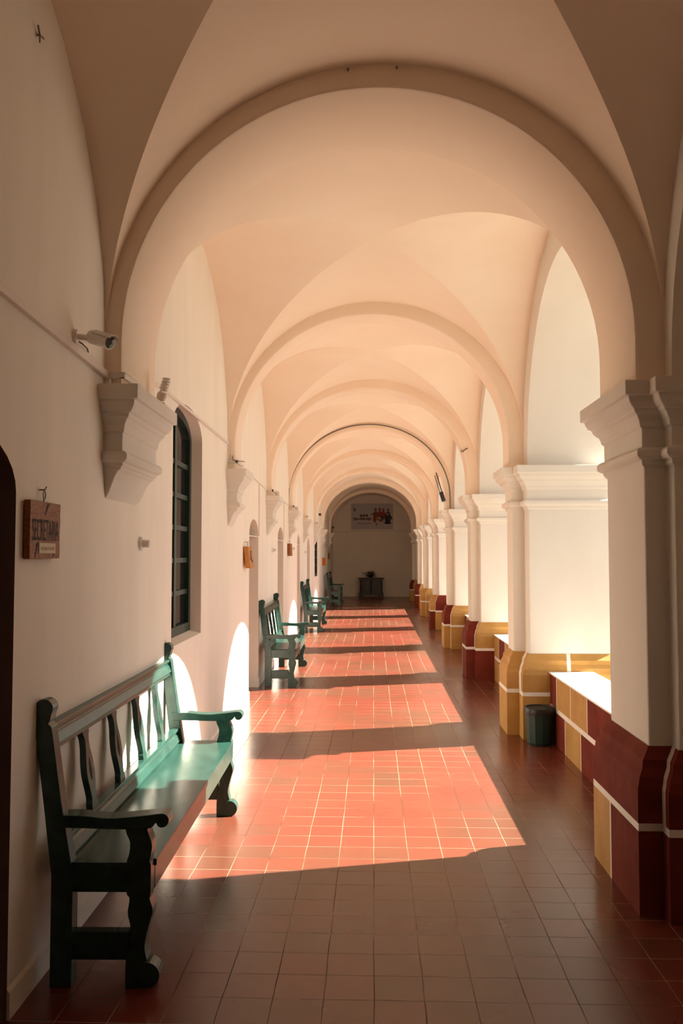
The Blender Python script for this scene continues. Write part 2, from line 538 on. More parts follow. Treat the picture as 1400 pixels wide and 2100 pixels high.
# ---------------- groin vaults
def vault(ya, yb):
    m = MB()
    nu, nv = 56, 14
    yc, hy = (ya + yb) / 2, (yb - ya) / 2
    P = lambda u: math.sqrt(max(0.0, 1 - u * u))
    def b2(u): return VB + (0.07 if u < 0 else 0.20) * u * u
    def zat(u, v): return max(ZS + VB * P(u), ZS + b2(u) * P(v))
    def pt(u, v, z):
        y = yc + v * hy
        t = (u + 1) / 2
        return (XL(y) * (1 - t) + (XM0 + dxr(y)) * t, y, z)
    us = [-math.cos(PI * i / nu) for i in range(nu + 1)]
    def vg(u):
        r = VB / b2(u) * P(u)
        return math.sqrt(max(0.0, 1 - r * r))
    def web(fn_v, fn_z):
        vs, fs = [], []
        for u in us:
            for j in range(nv + 1):
                v = fn_v(u, j / nv)
                vs.append(pt(u, v, fn_z(u, v)))
        for i in range(nu):
            for j in range(nv):
                a = i * (nv + 1) + j
                fs.append((a, a + 1, a + nv + 2, a + nv + 1))
        m.add(vs, fs, 0, True)
    zl = lambda u, v: ZS + VB * P(u)
    zc = lambda u, v: ZS + b2(u) * P(v)
    web(lambda u, t: -1 + (1 - vg(u)) * t, zl)
    web(lambda u, t: vg(u) + (1 - vg(u)) * t, zl)
    def lat(u, t):
        g = vg(u)
        return g * -math.cos(PI * t)
    web(lat, zc)
    # each web keeps its own border so the groins stay crisp
    return m
vm = None
edges = [Y_FRONT] + [y for (yc, h) in ARCHES for y in (yc - h, yc + h)] + [Y_BACK]
for k in range(0, len(edges), 2):
    if edges[k + 1] - edges[k] < 0.3: continue
    mv = vault(edges[k] , edges[k + 1])
    o = mv.build('ceiling', M['vault'], merge=False)
    struct(o)

# ---------------- piers: cross-shaped plan, lofted plinth, shaft and capital
def pier_plan(i):
    c, hp, hn, hf = PIERS[i]
    xp, xm, xo = XP0 + dxr(c), XM0 + dxr(c), XO + dxr(c)
    return [(xp, c + hp), (xp, c - hp), (xm, c - hp), (xm, c - hn), (xo, c - hn), (xo, c + hf), (xm, c + hf), (xm, c + hp)]
def offset(plan, d):
    n = len(plan); out = []
    for i in range(n):
        p0, p1, p2 = plan[i - 1], plan[i], plan[(i + 1) % n]
        def nrm(a, b):
            dx, dy = b[0] - a[0], b[1] - a[1]; L = math.hypot(dx, dy)
            return (dy / L, -dx / L)
        n1, n2 = nrm(p0, p1), nrm(p1, p2)
        out.append((p1[0] + d * (n1[0] + n2[0]), p1[1] + d * (n1[1] + n2[1])))
    return out
PLINTH = [(.078, 0), (.078, .385), (.078, .42), (.078, .575), (.070, .60), (.066, .625), (.045, .665), (.041, .70), (.016, .735), (.004, .757)]
CAP = [(.0, 2.07), (.013, 2.083), (.013, 2.103), (.030, 2.108), (.044, 2.120), (.044, 2.148), (.030, 2.160), (.011, 2.164),
       (.011, 2.255), (.022, 2.262), (.028, 2.290), (.044, 2.318), (.058, 2.330), (.060, 2.342), (.074, 2.352), (.090, 2.372), (.098, 2.398), (.116, 2.402), (.116, CAPZ)]
OC, RD, WH = 0, 1, 2
# paint per pier: colours of (pilaster side, pilaster front, main front) above and below the band, with joint lines
PAINT = [
    dict(up=(RD, RD, RD), low=(RD, RD, RD), lowsplit=(OC, 0.40), line2=True),
    dict(up=(OC, OC, OC), low=(OC, OC, OC), line3=True),
    dict(up=(RD, RD, OC), low=(RD, RD, RD), farline=True),
    dict(up=(RD, RD, OC), low=(OC, OC, OC), farline=True, nearline=True),
    dict(up=(OC, OC, RD), low=(RD, RD, OC)),
    dict(up=(OC, OC, OC), low=(OC, OC, OC), farline=True, nearline=True),
    dict(up=(RD, RD, OC), low=(RD, RD, OC)),
    dict(up=(RD, RD, OC), low=(OC, OC, OC)),
]
def plinth_mesh(i):
    plan = pier_plan(i); P = PAINT[i]
    m = MB()
    n = len(plan)
    def spans(e, L, upper):
        """list of (t0, t1, colour) along edge e"""
        u, l = P['up'], P['low']
        col = (u if upper else l)
        lw = 0.030 / L
        if e == 0:
            c = col[0]
            if not upper and 'lowsplit' in P:
                oc, t = P['lowsplit']
                return [(0, t, oc), (t, t + .022 / L, WH), (t + .022 / L, 1, c)]
            if not upper and P.get('farline'):
                return [(0, .02 / L, WH), (.02 / L, 1, c)]
            return [(0, 1, c)]
        if e == 1:
            return [(0, 1, col[1])]
        if e == 2:
            if upper: return [(0, .5, WH), (.5, 1, col[2])] if L < .3 else [(0, .05 / L, WH), (.05 / L, 1, col[2])]
            if P.get('nearline'): return [(0, .3, WH), (.3, 1, col[2])]
            return [(0, 1, col[2])]
        if e == 3:
            s = []
            if upper:
                s = [(0, 1, col[2])]
                if P.get('line3') and L > .4:
                    s = [(0, .44, col[2]), (.44, .44 + .035 / L, WH), (.44 + .035 / L, 1, col[2])]
                return s
            return [(0, 1, col[2])]
        return [(0, 1, col[2])]
    for k, ((d0, z0), (d1, z1)) in enumerate(zip(PLINTH, PLINTH[1:])):
        A, B = offset(plan, d0), offset(plan, d1)
        band = abs(z0 - .385) < 1e-6
        for e in range(n):
            a0, a1, b0, b1 = A[e], A[(e + 1) % n], B[e], B[(e + 1) % n]
            L = math.hypot(a1[0] - a0[0], a1[1] - a0[1])
            sp = spans(e, L, z0 >= .42)
            for (t0, t1, c) in sp:
                lp = lambda p, q, t, z: (p[0] + (q[0] - p[0]) * t, p[1] + (q[1] - p[1]) * t, z)
                m.quad(lp(a0, a1, t0, z0), lp(a0, a1, t1, z0), lp(b0, b1, t1, z1), lp(b0, b1, t0, z1), WH if band else c)
    return m
def loft(plan, prof, cap_top=True):
    m = MB(); n = len(plan)
    for (d0, z0), (d1, z1) in zip(prof, prof[1:]):
        A, B = offset(plan, d0), offset(plan, d1)
        for e in range(n):
            a0, a1, b0, b1 = A[e], A[(e + 1) % n], B[e], B[(e + 1) % n]
            m.quad((*a0, z0), (*a1, z0), (*b1, z1), (*b0, z1))
    if cap_top:
        T = offset(plan, prof[-1][0])
        m.add([(*p, prof[-1][1]) for p in T], [tuple(range(n))])
    return m
PIER_LABEL = [
    'white pillar nearest the camera at the right edge, on a mostly dark red plinth',
    'white pillar with an all ochre plinth behind the green waste bin',
    'white pillar third from the camera, with a dark red lower plinth and an ochre block',
    'white pillar fourth from the camera, below the two-rod black antenna, on an ochre lower plinth',
    'white pillar fifth from the camera, with a red square above an ochre block on its plinth',
    'white pillar sixth from the camera, its small plinth all ochre with white joints',
    'white pillar seventh from the camera, with red plinth side and ochre front',
    'farthest white pillar of the row, by the dark end bay, red above ochre plinth']
for i in range(8):
    c, hp, hn, hf = PIERS[i]
    plan = pier_plan(i)
    t = thing('pillar', PIER_LABEL[i], 'pillar', (1.75, c, 0), group='pillars of the arcade')
    plinth_mesh(i).build('plinth', [M['ochre'], M['oxide'], M['line']], t)
    loft(plan, [(0, .74), (0, 1.4), (0, 2.08)], False).build('shaft', M['pier'], t, 0.012)
    loft(plan, CAP).build('capital', M['pier'], t, 0.004)

# ---------------- low walls between the piers
def low_wall(i, label):
    a, b = arcade_y(i)[1] + .06, arcade_y(i + 1)[0] - .06
    d = dxr(a)
    x0, x1 = 1.58 + d, 1.97 + d
    m = MB()
    def face(y0, y1, z0, z1, c): m.quad((x0, y1, z0), (x0, y0, z0), (x0, y0, z1), (x0, y1, z1), c)
    up = [(RD, .30), (OC, .53), (OC, .55), (RD, 9)] if i % 2 == 0 else [(OC, .45), (RD, .50), (OC, .52), (RD, 9)]
    lo = [(RD, .62), (OC, .55), (RD, 9)] if i % 2 == 0 else [(OC, .40), (RD, .55), (OC, 9)]
    for rows, z0, z1 in ((lo, 0, .285), (up, .325, .585)):
        y = b
        for (c, L) in rows:
            e = max(a, y - L)
            if e <= a + .01:
                face(a, y, z0, z1, c); break
            face(e + .018, y, z0, z1, c); face(e, e + .018, z0, z1, WH)
            y = e
    face(a, b, .285, .325, WH)
    m.quad((x0, b, .585), (x0, a, .585), (x0 - .008, a, .592), (x0 - .008, b, .592), WH)
    m.quad((x0 - .008, b, .592), (x0 - .008, a, .592), (x0 - .008, a, .604), (x0 - .008, b, .604), WH)
    m.quad((x0 - .008, a, .604), (x1, a, .604), (x1, b, .604), (x0 - .008, b, .604), WH)
    m.quad((x1, a, 0), (x1, b, 0), (x1, b, .604), (x1, a, .604), WH)
    for y in (a, b):
        m.quad((x0, y, 0), (x1, y, 0), (x1, y, .604), (x0, y, .604), OC)
    o = m.build('low_wall', [M['ochre'], M['oxide'], M['line']])
    return tag(o, label, 'wall', 'low walls between the pillars')
LW = ['red and ochre painted low wall with white top, nearest the camera, right of the green bin',
      'low painted wall with white top between the second and third pillars',
      'low painted wall between the third and fourth pillars', 'low painted wall between the fourth and fifth pillars',
      'low painted wall between the fifth and sixth pillars', 'low painted wall between the sixth and seventh pillars']
for i in range(6):
    low_wall(i, LW[i])

# ---------------- corbels on the left wall
CORB = [(.0, 1.93), (.018, 1.955), (.034, 1.99), (.050, 2.03), (.070, 2.062), (.086, 2.072), (.086, 2.082), (.098, 2.086), (.098, 2.100), (.114, 2.106), (.124, 2.118), (.124, 2.140), (.114, 2.154), (.094, 2.16),
        (.094, 2.245), (.104, 2.252), (.108, 2.285), (.124, 2.312), (.134, 2.322), (.136, 2.336), (.152, 2.346), (.168, 2.372), (.172, 2.397), (.192, 2.401), (.192, CAPZ)]
CLAB = ['white stepped plaster corbel nearest the camera, under the spiral bulb',
        'second white corbel from the camera, beyond the tall green window',
        'third white corbel from the camera, before the second arched doorway', 'fourth white corbel from the camera, where the dark arch cable comes down',
        'fifth white corbel from the camera on the left wall', 'sixth white corbel from the camera on the left wall',
        'seventh white corbel from the camera, near the orange plaque', 'farthest white corbel, beside the dark end bay']
for i, (c, hp, _, _) in enumerate(PIERS):
    m = MB()
    n = len(CORB)
    def ring(p):
        d, z = p
        h = hp + max(0.0, d - .078) if z > 2.065 else hp - .03 + d * .5
        return [(XL(c - h) - .03, c - h, z), (XL(c - h) + d, c - h, z), (XL(c + h) + d, c + h, z), (XL(c + h) - .03, c + h, z)]
    R = [ring(p) for p in CORB]
    for A, B in zip(R, R[1:]):
        for e in range(3):
            m.quad(A[e], A[e + 1], B[e + 1], B[e])
    m.quad(*R[-1]); m.quad(*R[0])
    tag(m.build('corbel', M['pier'], None, 0.004), CLAB[i], 'corbel', 'corbels of the left wall')

# ---------------- doors
DN = 0
for (y0, y1, zb, zs, rise, dep, kind) in OPEN:
    if kind != 'door': continue
    DN += 1
    yc = (y0 + y1) / 2
    d = thing('door_%d' % DN, '', 'door', (XL(yc) - dep, yc, 0))
    del d['label']; del d['category']
    struct(d)
    ap = arch_pts(y0, y1, zs, rise)
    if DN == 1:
        m = MB()       # added lining of the near doorway, the jamb's shade put into its brown
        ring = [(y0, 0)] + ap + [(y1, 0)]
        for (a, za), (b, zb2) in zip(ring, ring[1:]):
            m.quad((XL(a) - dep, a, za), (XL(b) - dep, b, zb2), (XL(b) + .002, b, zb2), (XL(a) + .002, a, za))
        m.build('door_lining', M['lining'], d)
    m = MB()
    x = XL(yc) - dep + .02
    pts = [(y0 - .02, 0)] + [(a, z) for a, z in ap] + [(y1 + .02, 0)]
    m.prism(pts, 'x', x - .06, x)
    for k in range(1, 5):
        yy = y0 + (y1 - y0) * k / 5
        m.box(x, x + .008, yy - .008, yy + .008, .02, zs, 0)
    m.build('door_leaf', M['door'] if DN == 1 else M['greenframe'], d)
    m = MB(); m.box(x, x + .05, y0 + .08, y0 + .11, .98, 1.06)
    m.build('door_handle', M['steel'], d)
    if DN in (2, 3, 4):
        m = MB()      # painted lintel strip across the head of the recess
        m.box(x, XL(y1) - .004, y0 + .005, y1 - .005, zs - .01, zs + .006)
        m.build('lintel_strip', M['duct'], d)

# ---------------- windows
def window(idx, y0, y1, zb, zs, rise, dep, rows):
    yc = (y0 + y1) / 2
    wd = thing('window_%d' % idx, '', 'window', (XL(yc) - dep, yc, zb))
    del wd['label']; del wd['category']
    struct(wd)
    X = XL(yc) - dep
    slope = (XL(y1) - XL(y0)) / (y1 - y0)
    sk = lambda m: m.v.__setitem__(slice(None), [(x + slope * (y - yc), y, z) for (x, y, z) in m.v])
    ap = arch_pts(y0, y1, zs, rise, 20)
    api = arch_pts(y0 + .07, y1 - .07, zs, rise - .06, 20)
    m = MB()
    out = [(y0, zb)] + ap + [(y1, zb)]
    inn = [(y0 + .07, zb + .09)] + api + [(y1 - .07, zb + .09)]
    N = len(out)
    for k in range(N):
        k2 = (k + 1) % N
        for xx in (X + .03, X - .03):
            m.quad((xx, *out[k]), (xx, *out[k2]), (xx, *inn[k2]), (xx, *inn[k]))
        m.quad((X + .03, *inn[k]), (X + .03, *inn[k2]), (X - .03, *inn[k2]), (X - .03, *inn[k]))
    sk(m); m.build('window_frame', M['greenframe'], wd)
    m = MB()
    m.box(X - .02, X + .022, yc - .035, yc + .035, zb + .09, zs + rise - .07)
    sk(m); m.build('mullion', M['greenframe'], wd)
    for r in range(1, rows):
        z = zb + .09 + (zs - zb - .05) * r / rows
        m = MB(); m.box(X - .015, X + .016, y0 + .06, y1 - .06, z - .018, z + .018)
        sk(m); m.build('glazing_bar', M['greenframe'], wd)
    m = MB()
    m.prism([(y0 + .05, zb + .07)] + arch_pts(y0 + .05, y1 - .05, zs, rise - .045, 20) + [(y1 - .05, zb + .07)], 'x', X - .012, X - .004)
    sk(m); m.build('pane', M['glass_dark'], wd)
window(1, *OPEN[1][:6], 6)
window(2, *OPEN[6][:6], 4)

# ------------------------------------------------------------------ benches
def circle(cx, cz, r, a0, a1, n=8):
    return [(cx + r * math.cos(a0 + (a1 - a0) * k / n), cz + r * math.sin(a0 + (a1 - a0) * k / n)) for k in range(n + 1)]
def smooth_curve(pts, n=5):
    out = []
    P = [pts[0]] + pts + [pts[-1]]
    for i in range(1, len(P) - 2):
        for k in range(n):
            t = k / n
            out.append(tuple(0.5 * ((2 * P[i][j]) + (-P[i - 1][j] + P[i + 1][j]) * t + (2 * P[i - 1][j] - 5 * P[i][j] + 4 * P[i + 1][j] - P[i + 2][j]) * t * t
                       + (-P[i - 1][j] + 3 * P[i][j] - 3 * P[i + 1][j] + P[i + 2][j]) * t ** 3) for j in (0, 1)))
    out.append(pts[-1])
    return out
def lean(z):
    return 0.0 if z < .42 else -(z - .42) * .148
def bench(label, x, y_near, length, rotz, nsplat=4):
    t = thing('bench', label, 'bench', (x, y_near + length / 2, 0), rotz, 'green wooden benches along the left wall', world=False)
    L = length / 2
    g = M['bench']
    for s in (-1, 1):
        yc = s * (L - .035)
        ya, yb = yc - .035, yc + .035
        # rear post with scrolled finial
        m = MB()
        front = [(.042, 0), (.042, .42)] + [(lean(z) + .034, z) for z in (.7, .985)]
        head = [(lean(1.0) + .022, .997), (lean(1.0) + .030, 1.012)] + circle(lean(1.05) + .012, 1.055, .036, -.6, 2.4, 9) + [(lean(1.05) - .040, 1.07), (lean(1.0) - .040, 1.0)]
        back = [(lean(.985) - .032, .985), (lean(.7) - .036, .7), (-.042, .42), (-.042, 0)]
        m.prism(front + head + back, 'y', ya, yb)
        m.build('rear_leg', g, t, .004)
        # front leg: scrolled foot, baluster shape, arm support
        fx = [(.332, .105), (.322, .16), (.338, .235), (.352, .29), (.340, .335), (.343, .36), (.343, .462), (.338, .475), (.347, .535), (.330, .59), (.328, .625)]
        bx = [(.243, .625), (.246, .585), (.262, .545), (.258, .50), (.250, .470), (.250, .36), (.262, .335), (.256, .28), (.268, .22), (.258, .15), (.250, .09), (.250, 0)]
        foot = [(.31, 0)] + circle(.332, .048, .048, -1.35, 1.9, 12)
        m = MB()
        outline = foot + smooth_curve(fx, 4) + smooth_curve(bx, 4)
        m.prism(outline, 'y', ya, yb)
        m.build('front_leg', g, t, .004)
        # arm with drooping scroll
        top = smooth_curve([(lean(.65) - .01, .648), (.06, .650), (.18, .640), (.29, .648), (.375, .658)], 5)
        scroll = circle(.385, .632, .027, 1.45, -2.2, 10)
        under = smooth_curve([(.362, .625), (.33, .600), (.20, .598), (.05, .602), (lean(.6) - .005, .600)], 4)
        m = MB()
        m.prism(top + scroll + under, 'y', yc - .044, yc + .044)
        m.build('armrest', g, t, .005)
        m = MB(); m.box(.03, .26, ya + .008, yb - .008, .355, .462)
        m.build('side_rail', g, t, .004)
        m = MB(); m.box(.03, .26, ya + .010, yb - .010, .100, .205)
        m.build('side_stretcher', g, t, .004)
    # back rails with mouldings, following the lean of the posts
    def rail(z0, z1, thick, name):
        m = MB()
        prof = [(lean(z0) - thick / 2, z0), (lean(z0) + thick / 2, z0), (lean(z0) + thick / 2, z0 + .018), (lean(z0) + thick / 2 + .008, z0 + .024),
                (lean(z1) + thick / 2 + .008, z1 - .040), (lean(z1) + thick / 2, z1 - .034), (lean(z1) + thick / 2, z1 - .022), (lean(z1) + thick / 2 + .010, z1 - .016),
                (lean(z1) + thick / 2 + .010, z1), (lean(z1) - thick / 2, z1)]
        m.prism(prof, 'y', -L + .06, L - .06)
        m.build(name, g, t, .002, 1)
    rail(.885, .985, .036, 'back_top_rail')
    rail(.452, .555, .036, 'back_lower_rail')
    # seat plank and front apron
    m = MB(); m.box(.012, .352, -L + .06, L - .06, .440, .466)
    m.box(.012, .343, -L - .0 + .012, -L + .06, .462, .466); m.box(.012, .343, L - .06, L - .012, .462, .466)
    m.build('seat', g, t, .004)
    m = MB(); m.box(.318, .345, -L + .066, L - .066, .350, .441)
    m.build('apron', g, t, .003)
    m = MB(); m.box(-.02, .01, -L + .066, L - .066, .350, .438)
    m.build('rear_rail', g, t, .003)
    # vase-shaped splats
    half = [(.040, .548), (.040, .575), (.030, .590), (.034, .625), (.048, .675), (.052, .715), (.044, .760), (.030, .800), (.025, .835), (.032, .860), (.042, .872), (.042, .892)]
    hs = smooth_curve([(b, a) for a, b in half], 3)
    for k in range(nsplat):
        yc = -L + (k + 1) * length / (nsplat + 1)
        m = MB()
        outl = [(yc + hw, z) for (z, hw) in hs] + [(yc - hw, z) for (z, hw) in reversed(hs)]
        n = len(outl)
        fr = [(lean(z) + .014, y, z) for y, z in outl]; bk = [(lean(z) - .014, y, z) for y, z in outl]
        m.add(fr, [tuple(range(n))]); m.add(bk, [tuple(range(n - 1, -1, -1))])
        m.add(fr + bk, [(i, i + n, (i + 1) % n + n, (i + 1) % n) for i in range(n)])
        # carved spindle-shaped drop
        dr = [(.0, .665), (.011, .690), (.014, .712), (.009, .745), (.0, .775), (-.009, .745), (-.014, .712), (-.011, .690)]
        m.add([(lean(z) + .0155, yc + y, z) for y, z in dr], [tuple(range(len(dr)))], 1)
        m.build('splat', [g, M['carved']], t)
    return t
bench('long green wooden bench nearest the camera, far half in sunlight', -1.222, 3.37, 2.26, math.radians(1.2))
bench('green wooden bench second from the camera, between the two arched doorways', -1.345, 11.0, 2.06, math.radians(1.1))
bench('green wooden bench third from the camera, with sunlit pale seat', -1.475, 18.9, 2.06, math.radians(.6))
bench('dark green bench farthest away, standing in the shade of the end bay', -1.425, 28.75, 2.0, 0)

# ------------------------------------------------------------------ waste bin beside the second pillar
t = thing('waste_bin', 'dark green plastic waste bin with black liner, standing against the ochre plinth', 'bin', (1.455, 7.765, 0))
m = MB()
m.lathe([(.104, 0), (.108, .012), (.112, .02), (.126, .305), (.126, .315)], (1.455, 7.765, 0.001), 12, facet=True)
m.build('bin_body', M['bin'], t)
m = MB()
prof = [(.130, .262), (.134, .285), (.134, .318), (.128, .326), (.118, .322), (.112, .26)]
m.lathe(prof, (1.455, 7.765, 0), 24)
m.build('liner', M['black'], t)

# ------------------------------------------------------------------ wooden name boards on the left wall
def hook_ring(par, x, y, z):
    m = MB()
    m.tube([(x - .03, y, z + .05), (x + .004, y, z + .05), (x + .010, y, z + .062)], .0035, 6)
    m.tube([(x + .002, y + .012 * math.cos(a), z + .03 + .016 * math.sin(a)) for a in [2 * PI * k / 10 for k in range(11)]], .0025, 6)
    m.tube([(x + .002, y - .006, z), (x + .002, y - .003, z + .018)], .003, 6)
    m.build('hanging_ring', M['steel'], par)
def board(label, y0, y1, z0, z1, thick, mat, tilt=0.0, letters=None, out=0.006):
    xw = XL((y0 + y1) / 2)
    t = thing('name_board', label, 'sign', (xw, (y0 + y1) / 2, z0), group='wooden name boards on the left wall')
    m = MB()
    # live edge on the right-hand side
    outl = [(y0, z0), (y1 - .004, z0 + .002), (y1, z0 + .03), (y1 - .004, z0 + .09), (y1 + .001, z0 + .15), (y1 - .003, z1 - .035), (y1 + .002, z1 - .02), (y1 - .002, z1 + .001), (y0, z1 + .002)]
    m.prism(outl, 'x', xw + out, xw + out + thick)
    if tilt:
        m.v = [(x + tilt * (z1 - z), y, z) for (x, y, z) in m.v]
    m.build('board', mat, t, .003)
    hook_ring(t, xw + out + thick * .5, (y0 + y1) / 2 + .005, z1)
    xf = xw + out + thick
    if letters:
        for body, cy, cz, wdt, hgt, mm, nm in letters:
            vs, fs = text_mesh(body, 1.0, 0.0)
            xs = [v[0] for v in vs]; ys = [v[1] for v in vs]
            sx = wdt / (max(xs) - min(xs)); sy = hgt / (max(ys) - min(ys))
            mx, my = (max(xs) + min(xs)) / 2, (max(ys) + min(ys)) / 2
            m = MB()
            e = .0018 if nm == 'lettering' else .0042
            m.add([(xf + e + tilt * (z1 - cz), cy + (v[0] - mx) * sx, cz + (v[1] - my) * sy) for v in vs], fs)
            m.build(nm, mm, t, merge=False)
    return t, xf
t, xf = board('brown wooden SECRETARIA board with cream label, nearest the camera beside the dark doorway', 3.198, 3.514, 1.636, 1.857, .024, M['sign'],
              letters=[('SECRETARIA', 3.355, 1.748, .272, .083, M['carved'], 'lettering')])
m = MB(); m.box(xf, xf + .003, 3.285, 3.455, 1.658, 1.698)
lp = m.build('label_plate', M['brass'], t)
vs, fs = text_mesh('FACTURA DE VENTA', 1.0, 0.0)
xs = [v[0] for v in vs]; ys = [v[1] for v in vs]
mx, my = (max(xs) + min(xs)) / 2, (max(ys) + min(ys)) / 2
sx, sy = .140 / (max(xs) - min(xs)), .013 / (max(ys) - min(ys))
m = MB(); m.add([(xf + .0035, 3.370 + (v[0] - mx) * sx, 1.676 + (v[1] - my) * sy) for v in vs], fs)
pl = m.build('label_print', M['brasstext'], lp, merge=False)
pl.location = Vector((0, 0, 0)) - Vector(t.location)
# dark burnt streaks across the varnished board
for (ya, za, yb, zb_, wd) in ((3.382, 1.853, 3.342, 1.805, .010), (3.272, 1.70, 3.247, 1.64, .008), (3.442, 1.657, 3.430, 1.64, .007)):
    m = MB()
    m.quad((xf + .0009, ya - wd, za), (xf + .0009, ya + wd, za), (xf + .0009, yb + wd * .4, zb_), (xf + .0009, yb - wd * .4, zb_))
    m.build('burnt_streak', M['carved'], t, merge=False)

t, xf = board('honey coloured wooden board with dark letters, tilted out from the wall beside a doorway', 9.42, 9.72, 1.51, 1.745, .05, M['signlight'], .12)
m = MB()
for (ya, yb, za, zb_) in ((9.55, 9.60, 1.59, 1.69), (9.60, 9.66, 1.57, 1.60), (9.56, 9.63, 1.685, 1.70), (9.50, 9.52, 1.60, 1.64)):
    xx = xf + .002
    m.quad((xx + .12 * (1.745 - za), ya, za), (xx + .12 * (1.745 - za), yb, za), (xx + .12 * (1.745 - zb_), yb, zb_), (xx + .12 * (1.745 - zb_), ya, zb_))
m.build('lettering', M['carved'], t, merge=False)
board('small brown wooden board beyond the second arched doorway', 15.5, 15.85, 1.64, 1.86, .05, M['sign'], .04)
# orange plaque facing down the gallery
xw = XL(28.0)
m = MB(); m.box(xw - .005, xw + .115, 27.98, 28.02, 1.325, 1.575)
tag(m.build('wall_plaque', M['sign_orange'], None, .003), 'bright orange wooden plaque standing out from the far left wall', 'sign')
board('tiny dark wooden board nearest the far end of the left wall', 31.2, 31.5, 1.51, 1.74, .05, M['sign'])

# ------------------------------------------------------------------ security camera
xw = XL(3.74)
t = thing('security_camera', 'white bullet security camera on a wall bracket above the cable duct', 'camera', (xw, 3.74, 2.60))
m = MB(); m.lathe([(.034, 0), (.034, .010), (.026, .016)], (xw, 3.74, 2.61), 20, axis=(1, 0, 0)); m.build('mounting_base', M['white'], t)
m = MB(); m.tube([(xw + .012, 3.74, 2.61), (xw + .045, 3.745, 2.608), (xw + .07, 3.752, 2.602)], .014, 10); m.build('bracket', M['white'], t)
ax = Vector((0.86, -0.36, -0.33)).normalized()
c0 = Vector((xw + .060, 3.762, 2.618))
m = MB(); m.lathe([(.020, 0), (.029, .006), (.031, .012), (.031, .105), (.033, .107), (.033, .118), (.028, .120)], c0, 24, axis=ax); m.build('housing', M['white'], t)
m = MB(); m.lathe([(.027, .1195), (.027, .1215), (.010, .1225)], c0, 24, axis=ax); m.build('lens', M['lens'], t)
m = MB()
side = ax.cross(Vector((0, 0, 1))).normalized(); upv = side.cross(ax)
arc = [(-60 + 120 * k / 8) for k in range(9)]
vs = []
for h in (.03, .138):
    for r in (.034, .0365):
        for a in arc:
            a = math.radians(90 + a); vs.append(c0 + ax * h + (side * math.cos(a) + upv * math.sin(a)) * r)
fs = []
for k in range(8):
    fs += [(k, k + 1, k + 19, k + 18), (k + 9, k + 27, k + 28, k + 10), (k, k + 9, k + 10, k + 1), (k + 18, k + 19, k + 28, k + 27)]
m.add(vs, fs, 0, True); m.build('sun_shield', M['white'], t)
m = MB(); m.tube([(xw + .010, 3.742, 2.595), (xw + .026, 3.765, 2.585), (xw + .026, 3.83, 2.580), (xw + .008, 3.90, 2.580)], .0035, 6); m.build('lead', M['black'], t)

# ------------------------------------------------------------------ cable ducts on the left wall
def duct(name, label, pts, w_=.028, h_=.020, group='white cable ducts along the left wall'):
    m = MB()
    for (y0, z0), (y1, z1) in zip(pts, pts[1:]):
        x0, x1 = XL(y0), XL(y1)
        if abs(y1 - y0) < 1e-3:
            m.box(x0 - .002, x0 + h_, y0 - w_ / 2, y0 + w_ / 2, min(z0, z1), max(z0, z1)); continue
        n = max(1, int(abs(y1 - y0) / 1.2))
        for k in range(n):
            a, b = y0 + (y1 - y0) * k / n, y0 + (y1 - y0) * (k + 1) / n
            za, zb_ = z0 + (z1 - z0) * k / n, z0 + (z1 - z0) * (k + 1) / n
            A = [(XL(a) - .002, a, za - w_ / 2), (XL(a) + h_, a, za - w_ / 2), (XL(a) + h_, a, za + w_ / 2), (XL(a) - .002, a, za + w_ / 2)]
            B = [(XL(b) - .002, b, zb_ - w_ / 2), (XL(b) + h_, b, zb_ - w_ / 2), (XL(b) + h_, b, zb_ + w_ / 2), (XL(b) - .002, b, zb_ + w_ / 2)]
            m.add(A + B, [(0, 1, 5, 4), (1, 2, 6, 5), (2, 3, 7, 6), (3, 0, 4, 7), (0, 3, 2, 1), (4, 5, 6, 7)])
    return tag(m.build(name, M['duct'], None, .002, 1), label, 'cable duct', group)
A = ARCHES
duct('cable_duct', 'white cable duct on the wall under the security camera', [(.9, 2.66), (A[1][0] - A[1][1], 2.53)], .036, .024)
duct('cable_duct', 'thin cable duct above the tall green window', [(A[1][0] + A[1][1] + .005, 2.63), (5.3, 2.70), (A[2][0] - A[2][1] - .02, 2.715), (A[2][0] - A[2][1] - .02, 2.54)], .022, .016)
duct('cable_duct', 'thin cable duct between the second and third corbels with a drop to the doorway', [(A[2][0] + A[2][1], 2.60), (10.96, 2.565), (10.96, 1.90), (10.96, 2.565), (A[3][0] - A[3][1], 2.55)], .016, .012)
duct('cable_duct', 'thin cable duct between the third and fourth corbels with a drop by the second doorway', [(A[3][0] + A[3][1], 2.56), (14.72, 2.56), (14.72, 1.92), (14.72, 2.56), (A[4][0] - A[4][1], 2.56)], .016, .012)
# ducts wrapped round the feet of the cross arches
RL = ['white cable duct wrapped round the arch foot above the nearest corbel', 'cable duct round the arch foot above the second corbel', 'cable duct round the arch foot above the third corbel',
      'cable duct round the arch foot above the fourth corbel', 'cable duct round the arch foot above the fifth corbel', 'cable duct round the arch foot above the sixth corbel']
for i in range(1, 7):
    yc, h = A[i]
    a, b = yc - h, yc + h
    z = 2.53 if i == 1 else 2.545
    xf_ = XL(yc) + .083
    m = MB()
    m.box(XL(a) - .01, xf_ + .020, a - .020, a, z - .014, z + .014)
    m.box(xf_ - .004, xf_ + .020, a - .020, b + (.02 if i > 1 else -.35), z - .014, z + .014)
    if i > 1: m.box(XL(b) - .01, xf_ + .020, b, b + .020, z - .014, z + .014)
    tag(m.build('cable_duct', M['duct'], None, .002, 1), RL[i - 1], 'cable duct', 'ducts round the arch feet')
